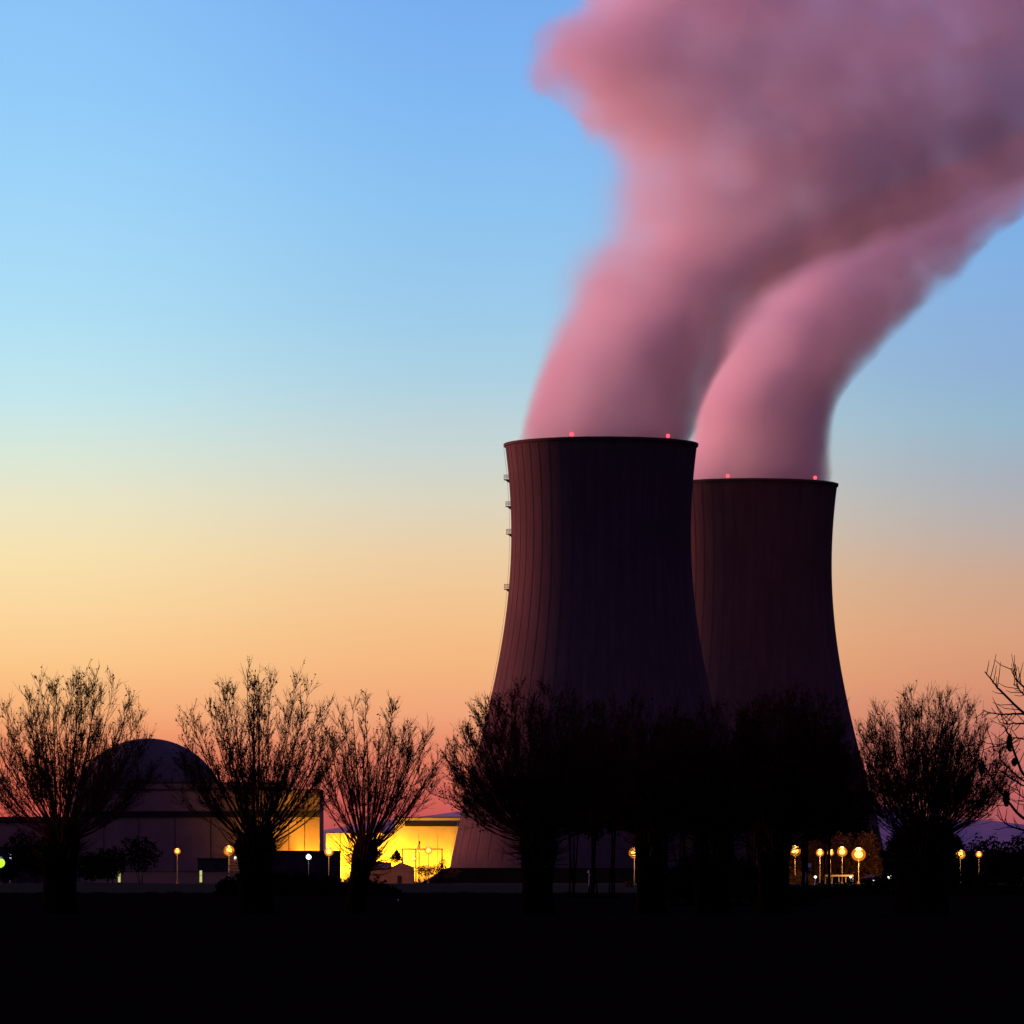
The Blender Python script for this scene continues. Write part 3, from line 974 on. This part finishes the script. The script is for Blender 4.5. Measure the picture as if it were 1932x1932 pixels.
# ------------------------------------------------------------------ pollard willows
def willow(label, px, D, knob_y, trunk_w, cx, hw, top_y, low_y, shoots, seed, leaves=2600, twig=1.0, lean=0.0, wide=1.0, maxth=118,
           thick=1.0, group='bare pollard willows'):
    rg = np.random.default_rng(seed)
    s = D / F
    bx = X(px, D)
    t = thing('pollard_willow', label, 'tree', (bx, D, 0.0 if D > 505 else 0.12), group)
    off = 0.0 if D > 505 else 0.12
    kz = Z(knob_y, D) - off
    tr = trunk_w / 2 * s
    # gnarled trunk with a swollen head
    zs = np.array([-0.2, 0.3, kz * 0.35, kz * 0.6, kz * 0.82, kz * 0.95, kz * 1.06, kz * 1.16])
    rs = tr * np.array([1.15, 1.0, 0.90, 0.92, 1.02, 1.12, 1.0, 0.45])
    seg = 22
    a = np.arange(seg) * 2 * np.pi / seg
    V = []
    for z, r in zip(zs, rs):
        lob = 1 + 0.13 * np.sin(a * 3 + seed) + 0.09 * np.sin(a * 7 + z * 2 + seed * 2) + rg.normal(0, 0.03, seg)
        xo = -lean * (1 - z / kz) * s
        V.append(np.stack([xo + r * lob * np.cos(a), r * lob * np.sin(a), np.full(seg, z)], 1))
    V = np.concatenate(V)
    n = len(zs)
    i, j = np.meshgrid(np.arange(n - 1), np.arange(seg), indexing='ij'); i, j = i.ravel(), j.ravel(); j2 = (j + 1) % seg
    q = np.stack([i * seg + j, i * seg + j2, (i + 1) * seg + j2, (i + 1) * seg + j], 1)
    V = np.vstack([V, [(0, 0, zs[-1] + 0.05)]])
    jj = np.arange(seg)
    t3 = np.stack([(n - 1) * seg + jj, (n - 1) * seg + (jj + 1) % seg, np.full(seg, len(V) - 1)], 1)
    obj('trunk', raw_mesh('trunk', V, [t3, q], M_bark, True), t)
    # shoots
    rx = hw * s
    topz = Z(top_y + 26, D) - off
    lowz = Z(low_y, D) - off
    ccx = X(cx, D) - bx
    cz = kz + (topz - kz) * 0.44
    kk = np.arange(shoots)
    phi = kk * 2.39996 + rg.normal(0, 0.25, shoots)
    cth = 1 - (1 - math.cos(R(maxth))) * ((kk + rg.uniform(0, 1, shoots)) / shoots)
    th_ = np.arccos(cth)
    rad = rg.uniform(0.80, 1.0, shoots)
    rad = np.where(rg.uniform(size=shoots) < 0.2, 1.06, rad)
    rad = np.where(rg.uniform(size=shoots) < 0.25, rg.uniform(0.45, 0.8, shoots), rad)
    T = np.stack([ccx + rx * np.sin(th_) * np.cos(phi) * rad, rx * np.sin(th_) * np.sin(phi) * rad * 0.9,
                  cz + np.where(cth > 0, (topz - cz), (cz - lowz)) * cth * rad], 1)
    hd = T - np.array([0, 0, kz])
    hn = hd / np.linalg.norm(hd, axis=1, keepdims=True)
    P0 = np.array([0, 0, kz]) + hn * np.array([tr * 0.9, tr * 0.9, tr * 0.45]) + rg.normal(0, tr * 0.18, (shoots, 3))
    hor = np.hypot(hd[:, 0], hd[:, 1])
    P1 = P0 + (T - P0) * 0.5
    P1[:, 2] -= hor * 0.14
    P1[:, :2] += hd[:, :2] * 0.10 + rg.normal(0, 0.08, (shoots, 2))
    K = 11
    u = np.linspace(0, 1, K)[None, :, None]
    P = (1 - u) ** 2 * P0[:, None] + 2 * u * (1 - u) * P1[:, None] + u ** 2 * T[:, None]
    wob = rg.normal(0, 0.022, P.shape) * (u * 1.2 + 0.1)
    wob[:, 0] = 0
    P = P + np.cumsum(wob, 1) * 0.7
    r0 = (rg.uniform(0.010, 0.036, shoots) * (1 + 0.5 * (rg.uniform(size=shoots) < 0.2)) * thick)[:, None]
    Rad = r0 * (1 - np.linspace(0, 1, K)[None]) ** 0.8 + 0.005
    mb = MB()
    v_, q_, _ = tubes(P, Rad, 5)
    mb.add(v_, q_)
    # bristle of short young shoots round the swollen head
    nb_ = 260
    ph = rg.uniform(0, 2 * np.pi, nb_); el = rg.uniform(R(-15), R(75), nb_)
    hd_ = np.stack([np.cos(ph) * np.cos(el), np.sin(ph) * np.cos(el), np.sin(el)], 1)
    b0 = np.array([0, 0, kz * 0.97]) + hd_ * tr * 0.85 + np.stack([0 * ph, 0 * ph, -rg.uniform(0, 0.9, nb_)], 1)
    bl = rg.uniform(0.3, 1.5, (nb_, 1))
    b1 = b0 + hd_ * bl * 0.5 + np.array([0, 0, 0.05]) * bl
    b2 = b0 + hd_ * bl * 0.9 + np.array([0, 0, 0.28]) * bl + rg.normal(0, 0.04, (nb_, 3))
    v_, q_, _ = tubes(np.stack([b0, b1, b2], 1), np.repeat(np.array([[0.02, 0.014, 0.006]]), nb_, 0), 4)
    mb.add(v_, q_)
    # side twigs
    nt = int(20 * twig)
    si = np.repeat(np.arange(shoots), nt)
    uu = 1 - 0.72 * rg.uniform(0, 1, len(si)) ** 1.6
    idx = uu * (K - 1)
    i0 = np.minimum(idx.astype(int), K - 2)
    f = (idx - i0)[:, None]
    Q0 = P[si, i0] * (1 - f) + P[si, i0 + 1] * f
    Tn = P[si, i0 + 1] - P[si, i0]
    Tn /= np.linalg.norm(Tn, axis=1, keepdims=True)
    rd_ = rg.normal(size=Tn.shape)
    rd_ -= (rd_ * Tn).sum(1, keepdims=True) * Tn
    rd_ /= np.linalg.norm(rd_, axis=1, keepdims=True)
    an = rg.uniform(R(14), R(50), len(si))[:, None]
    d0 = Tn * np.cos(an) + rd_ * np.sin(an)
    ln = (rg.uniform(0.3, 1.15, len(si)) * (1.25 - uu * 0.55) * (topz - kz) / 7.0)[:, None]
    up = np.array([0, 0, 1.0])
    K2 = 4
    Q = [Q0]
    d = d0
    for k in range(K2 - 1):
        d = d + up * 0.16 + rg.normal(0, 0.09, d.shape)
        d /= np.linalg.norm(d, axis=1, keepdims=True)
        Q.append(Q[-1] + d * ln / (K2 - 1))
    Q = np.stack(Q, 1)
    Rq = np.repeat(np.array([[0.009, 0.0075, 0.006, 0.0045]]) * thick ** 0.5, len(Q), 0)
    v_, q_, _ = tubes(Q, Rq, 3)
    mb.add(v_, q_)
    # finest twigs
    ns = 6
    qi = np.repeat(np.arange(len(Q)), ns)
    uu = rg.uniform(0.15, 1.0, len(qi)) * (K2 - 1)
    i0 = np.minimum(uu.astype(int), K2 - 2)
    f = (uu - i0)[:, None]
    S0 = Q[qi, i0] * (1 - f) + Q[qi, i0 + 1] * f
    d = Q[qi, i0 + 1] - Q[qi, i0]
    d /= np.linalg.norm(d, axis=1, keepdims=True)
    d = d + rg.normal(0, 0.34, d.shape) + up * 0.15
    d /= np.linalg.norm(d, axis=1, keepdims=True)
    S1_ = S0 + d * rg.uniform(0.12, 0.5, (len(qi), 1))
    S_ = np.stack([S0, S1_], 1)
    v_, q_, _ = tubes(S_, np.repeat(np.array([[0.0062, 0.0045]]), len(S_), 0), 3)
    mb.add(v_, q_)
    mb.build('branches', M_twig, t)
    # the last dry leaves
    k = rg.integers(0, len(S_), leaves)
    C = S0[k] + (S1_ - S0)[k] * rg.uniform(0.3, 1.0, (leaves, 1)) + rg.normal(0, 0.02, (leaves, 3))
    v_, q_ = leaf_quads(C, 0.06, rg)
    obj('leaves', raw_mesh('leaves', v_, [q_], M_leaf), t)
    return t


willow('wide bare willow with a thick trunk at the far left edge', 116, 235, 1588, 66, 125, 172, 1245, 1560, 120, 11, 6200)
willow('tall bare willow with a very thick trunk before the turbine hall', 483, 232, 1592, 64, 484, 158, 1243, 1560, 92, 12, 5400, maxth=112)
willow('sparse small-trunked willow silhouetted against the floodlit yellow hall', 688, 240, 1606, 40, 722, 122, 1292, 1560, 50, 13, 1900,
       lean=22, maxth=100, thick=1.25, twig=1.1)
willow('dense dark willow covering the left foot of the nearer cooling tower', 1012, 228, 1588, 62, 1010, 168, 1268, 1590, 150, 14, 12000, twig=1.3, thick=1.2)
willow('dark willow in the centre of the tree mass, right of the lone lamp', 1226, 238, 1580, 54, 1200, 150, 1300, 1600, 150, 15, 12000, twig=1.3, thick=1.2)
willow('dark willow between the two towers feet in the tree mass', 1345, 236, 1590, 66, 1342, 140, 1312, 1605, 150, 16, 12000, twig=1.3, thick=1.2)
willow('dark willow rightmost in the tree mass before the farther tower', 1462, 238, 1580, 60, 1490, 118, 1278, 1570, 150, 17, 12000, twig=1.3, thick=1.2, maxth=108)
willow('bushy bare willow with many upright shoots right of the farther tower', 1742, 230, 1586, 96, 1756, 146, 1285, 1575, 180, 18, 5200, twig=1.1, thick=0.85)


# rough grass along the edge of the field
nb = 9000
gx_ = rng.uniform(-52, 52, nb); gy_ = 503.5 + rng.uniform(-1.5, 1.0, nb)
gh = rng.uniform(0.08, 0.34, nb) * (0.6 + 0.6 * np.abs(np.sin(gx_ * 0.35) * np.sin(gx_ * 1.3 + 1)))
V = np.stack([np.stack([gx_ - 0.03, gy_, np.zeros(nb) + 0.1], 1), np.stack([gx_ + 0.03, gy_, np.zeros(nb) + 0.1], 1),
              np.stack([gx_ + rng.normal(0, 0.06, nb), gy_, 0.12 + gh], 1)], 1).reshape(-1, 3)
tag(obj('verge_grass', raw_mesh('verge_grass', V, [np.arange(nb * 3).reshape(-1, 3)], M_darkleaf)), 'rough dark grass along the far edge of the field',
    'grass', kind='stuff')

# ------------------------------------------------------------------ shrubs and hedges
def leafy(name, label, cat, D, lobes, n, leaf, mat, group=None, cone=False, kind=None):
    """lobes: (px, py, rx_px, ry_px) ellipses of leaves with a few stems, standing on the ground"""
    rg = np.random.default_rng(int(abs(lobes[0][0]) * 7 + D))
    s = D / F
    cxp = sum(l[0] for l in lobes) / len(lobes)
    bx = X(cxp, D)
    t = thing(name, label, cat, (bx, D, 0.12 if D < 505 else 0), group)
    C = []
    st = MB()
    for lx, ly, rx, ry in lobes:
        c = np.array([X(lx, D) - bx, 0, Z(ly, D)])
        p = rg.normal(size=(n, 3)); p /= np.linalg.norm(p, axis=1, keepdims=True)
        r = rg.uniform(0, 1, (n, 1)) ** 0.45 * (1 + 0.16 * np.sin(p[:, :1] * 9 + ly) * np.sin(p[:, 2:] * 8 + lx)) + rg.exponential(0.035, (n, 1))
        q = p * r * np.array([rx * s, rx * s * 0.8, ry * s])
        if cone:
            hh = (q[:, 2] / (ry * s) + 1) / 2
            q[:, :2] *= np.clip(1.15 - hh, 0.05, 1)[:, None]
        q += c
        C.append(q[q[:, 2] > 0.02])
        for k in range(4):
            e = c + rg.normal(0, 0.3, 3) * np.array([rx * s, rx * s, ry * s])
            st.tube([(c[0] + rg.normal(0, rx * s * 0.12), 0, 0), tuple((c + e) / 2 * np.array([1, 1, 0.6])), tuple(e)], [0.07, 0.05, 0.02], 5)
    xl = [X(l[0], D) - bx for l in lobes]
    st.box(min(xl) - rx * s * 0.3, max(xl) + rx * s * 0.3, -0.12, 0.12, -0.1, 0.12)      # shared rootstock
    C = np.concatenate(C)
    v, q = leaf_quads(C, leaf, rg)
    obj('foliage', raw_mesh('foliage', v, [q], mat), t)
    st.build('stems', M_bark, t)
    return t


G = 'dark bushes'
leafy('bush', 'black undergrowth between the trunks in the middle of the tree mass', 'bush', 300, [(1272, 1672, 26, 32), (1300, 1658, 30, 42), (1392, 1660, 30, 40), (1425, 1672, 28, 34)], 2600, 0.10, M_darkleaf, G)
leafy('bush', 'low black scrub right of the rightmost trunk in the tree mass', 'bush', 290, [(1440, 1690, 26, 24), (1480, 1694, 30, 22), (1516, 1698, 28, 18)], 2000, 0.09, M_darkleaf, G)
leafy('bush', 'rounded black bush at the far left under the annex roof', 'bush', 1400, [(42, 1602, 34, 36), (70, 1622, 30, 34), (14, 1640, 26, 20)], 1500, 0.45, M_darkleaf, G)
leafy('bush', 'rounded black bush right of the left willow trunk', 'bush', 1400, [(262, 1612, 44, 33), (205, 1630, 36, 30), (170, 1636, 30, 26)], 1500, 0.45, M_darkleaf, G)
leafy('conical_bush', 'dark cone-shaped bush standing out against the yellow hall', 'bush', 1520, [(748, 1617, 17, 14)], 1500, 0.22, M_darkleaf, G, cone=True)
leafy('bush', 'brown low bush lit from behind at the right end of the yellow hall', 'bush', 1460, [(800, 1643, 18, 10), (826, 1642, 20, 12), (848, 1646, 22, 10)], 900, 0.2, M_midleaf, G)
leafy('bush', 'small twiggy bush poking up before the right end of the yellow hall', 'bush', 1450, [(834, 1632, 9, 14)], 500, 0.15, M_darkleaf, G)
leafy('bush', 'small bush in the gap between the stair block and the sparse willow', 'bush', 1500, [(655, 1652, 10, 12)], 500, 0.18, M_midleaf, G)
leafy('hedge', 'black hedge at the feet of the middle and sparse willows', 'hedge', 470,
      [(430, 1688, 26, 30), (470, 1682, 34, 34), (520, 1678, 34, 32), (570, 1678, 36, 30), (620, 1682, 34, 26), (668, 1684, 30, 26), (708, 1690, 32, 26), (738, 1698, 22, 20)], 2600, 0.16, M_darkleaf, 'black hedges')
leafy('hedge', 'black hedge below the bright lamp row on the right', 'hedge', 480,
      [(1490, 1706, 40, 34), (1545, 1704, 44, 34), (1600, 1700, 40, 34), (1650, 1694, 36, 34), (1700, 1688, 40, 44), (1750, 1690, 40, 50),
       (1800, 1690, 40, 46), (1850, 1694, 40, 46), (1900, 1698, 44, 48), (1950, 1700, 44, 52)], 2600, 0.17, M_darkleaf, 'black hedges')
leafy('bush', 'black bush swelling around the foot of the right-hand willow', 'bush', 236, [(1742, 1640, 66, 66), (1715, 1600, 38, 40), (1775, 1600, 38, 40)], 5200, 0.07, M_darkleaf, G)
leafy('bush', 'orange-lit bush below the leftmost lamp of the bright row', 'bush', 1460, [(1510, 1657, 14, 13), (1525, 1660, 12, 12), (1500, 1662, 10, 10)], 700, 0.2, M_midleaf, G)
leafy('bush', 'brown lit bush mass behind the lamps of the bright row', 'bush', 1500,
      [(1496, 1630, 26, 30), (1532, 1614, 30, 30), (1556, 1636, 30, 24), (1590, 1606, 32, 34), (1612, 1634, 34, 28), (1636, 1604, 24, 36), (1652, 1636, 14, 26)], 2600, 0.3, M_midleaf, G)
leafy('bush', 'small lit bush at the foot of the lone central lamp', 'bush', 930, [(1182, 1668, 8, 6), (1191, 1667, 6, 6)], 500, 0.08, M_midleaf, G)
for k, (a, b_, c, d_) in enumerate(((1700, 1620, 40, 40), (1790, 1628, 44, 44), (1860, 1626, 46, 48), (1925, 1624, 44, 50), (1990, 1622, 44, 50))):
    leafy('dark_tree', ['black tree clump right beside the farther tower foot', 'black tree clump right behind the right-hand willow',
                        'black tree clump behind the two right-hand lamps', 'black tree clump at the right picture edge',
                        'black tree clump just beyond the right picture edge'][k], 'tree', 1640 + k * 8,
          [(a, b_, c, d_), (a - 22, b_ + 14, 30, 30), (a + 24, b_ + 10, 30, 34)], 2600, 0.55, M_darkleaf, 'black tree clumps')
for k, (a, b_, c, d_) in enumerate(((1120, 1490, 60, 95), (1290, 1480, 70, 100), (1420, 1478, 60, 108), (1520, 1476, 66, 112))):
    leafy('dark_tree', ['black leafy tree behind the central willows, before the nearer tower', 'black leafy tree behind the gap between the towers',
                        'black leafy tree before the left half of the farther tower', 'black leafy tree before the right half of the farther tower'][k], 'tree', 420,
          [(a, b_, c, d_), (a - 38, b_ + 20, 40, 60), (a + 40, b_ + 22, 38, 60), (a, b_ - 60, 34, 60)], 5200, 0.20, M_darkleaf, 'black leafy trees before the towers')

leafy('dark_tree', 'black leaf mass added to darken the shaded right foot of the farther tower', 'tree', 1660,
      [(1570, 1470, 44, 70), (1590, 1540, 50, 60), (1615, 1600, 44, 55), (1540, 1560, 50, 90)], 4200, 0.6, M_darkleaf, 'black tree clumps')  # added leaves stand in for the tower's own shade, kept inside its outline
# ------------------------------------------------------------------ nearer tree reaching in from the right
DN = 112.0
nt_ = thing('nearby_tree', 'close dark branches with small cones reaching in at the right edge', 'tree', (X(2190, DN), DN, 0.12))
nx = lambda p: X(p, DN) - X(2190, DN)
nz = lambda p: Z(p, DN) - 0.12
rg = np.random.default_rng(5)
MB().tube([(0, 0, -0.2), (0.02, 0, nz(1600)), (-0.05, 0.1, nz(1350)), (0, 0, nz(1050)), (0.05, 0, nz(800))], [0.22, 0.17, 0.13, 0.08, 0.03], 12).build('trunk', M_bark, nt_, smooth=True)
BR = [
    (0, [(2190, 1520), (2080, 1440), (1932, 1347), (1886, 1301), (1874, 1287), (1858, 1267)], 5.0),
    (.2, [(2190, 1420), (2060, 1375), (1932, 1297), (1916, 1279), (1908.6, 1260)], 4.0),
    (-.1, [(1985, 1362), (1932, 1346), (1901, 1348), (1871.6, 1346.6), (1853, 1340)], 3.4),
    (.1, [(2190, 1590), (2040, 1540), (1932, 1465), (1911, 1412), (1906, 1392), (1898, 1375), (1891, 1366)], 5.0),
    (-.2, [(2190, 1640), (2050, 1600), (1932, 1548), (1901, 1513), (1886, 1493.7), (1859, 1449), (1847, 1432)], 5.5),
    (0, [(2060, 1530), (1932, 1484), (1911, 1471), (1886, 1454), (1874, 1440)], 3.6),
    (.1, [(2040, 1390), (1932, 1364), (1901, 1366), (1886, 1363)], 3.0),
    (-.1, [(2060, 1520), (1932, 1477), (1901, 1448), (1883, 1430), (1890, 1414), (1896, 1406)], 3.2),
    (.1, [(2040, 1395), (1932, 1312), (1922, 1298), (1912, 1290)], 3.0),
    (.15, [(2060, 1455), (1932, 1393), (1915, 1392), (1880, 1410), (1868, 1408)], 2.6),
    (.1, [(2080, 1590), (1932, 1567), (1900, 1556), (1880, 1538)], 3.4),
    (-.1, [(1990, 1560), (1950, 1520), (1925, 1500), (1915, 1480)], 3.0),
]
mb = MB()
cone_c = []
for yo, pts, w in BR:
    n0 = len(pts)
    P = np.array([(nx(a), yo * i / n0, nz(b)) for i, (a, b) in enumerate(pts)])
    # resample smoothly
    tt_ = np.linspace(0, n0 - 1, n0 * 4)
    Q = np.stack([np.interp(tt_, np.arange(n0), P[:, k]) for k in range(3)], 1)
    Q[1:-1] = (Q[:-2] + 2 * Q[1:-1] + Q[2:]) / 4
    Q[1:-1] += rg.normal(0, 0.006, Q[1:-1].shape)
    rr_ = w / 2 * DN / F * np.linspace(1.5, 0.45, len(Q))
    mb.tube(Q, rr_, 6)
    L_ = np.linspace(len(Q) * 0.35, len(Q) - 2, 9).astype(int)
    for k in L_:
        sgn = rg.choice([-1, 1])
        tg = Q[k + 1] - Q[k]; tg /= np.linalg.norm(tg)
        d = tg + np.array([-tg[2], 0, tg[0]]) * sgn * 0.9 + rg.normal(0, 0.15, 3)
        ln = rg.uniform(0.08, 0.34)
        e = Q[k] + d / np.linalg.norm(d) * ln
        e2 = e + (d / np.linalg.norm(d) + np.array([0, 0, 0.4])) * ln * 0.5
        mb.tube([Q[k], e, e2], [0.010, 0.008, 0.005], 5)
        if rg.uniform() < 0.25:
            cone_c.append(e2)
mb.build('branches', M_bark, nt_)
for cxp, cyp, a, b in ((1905, 1403, 5.5, 16), (1899, 1506, 6.5, 15), (1853, 1448, 5, 12), (1914, 1438, 4, 7)):
    mbc = MB()
    C = np.array([nx(cxp), 0.05, nz(cyp)])
    mbc.sphere((C[0], C[1], C[2]), a * DN / F * 0.75, 9, 7, b / a)
    p = rg.normal(size=(260, 3)); p /= np.linalg.norm(p, axis=1, keepdims=True)
    v, q = leaf_quads(C + p * np.array([a, a, b]) * DN / F * rg.uniform(0.7, 1.1, (260, 1)), 0.035, rg)
    mbc.add(v, q)
    mbc.build('seed_cluster', M_darkleaf, nt_)
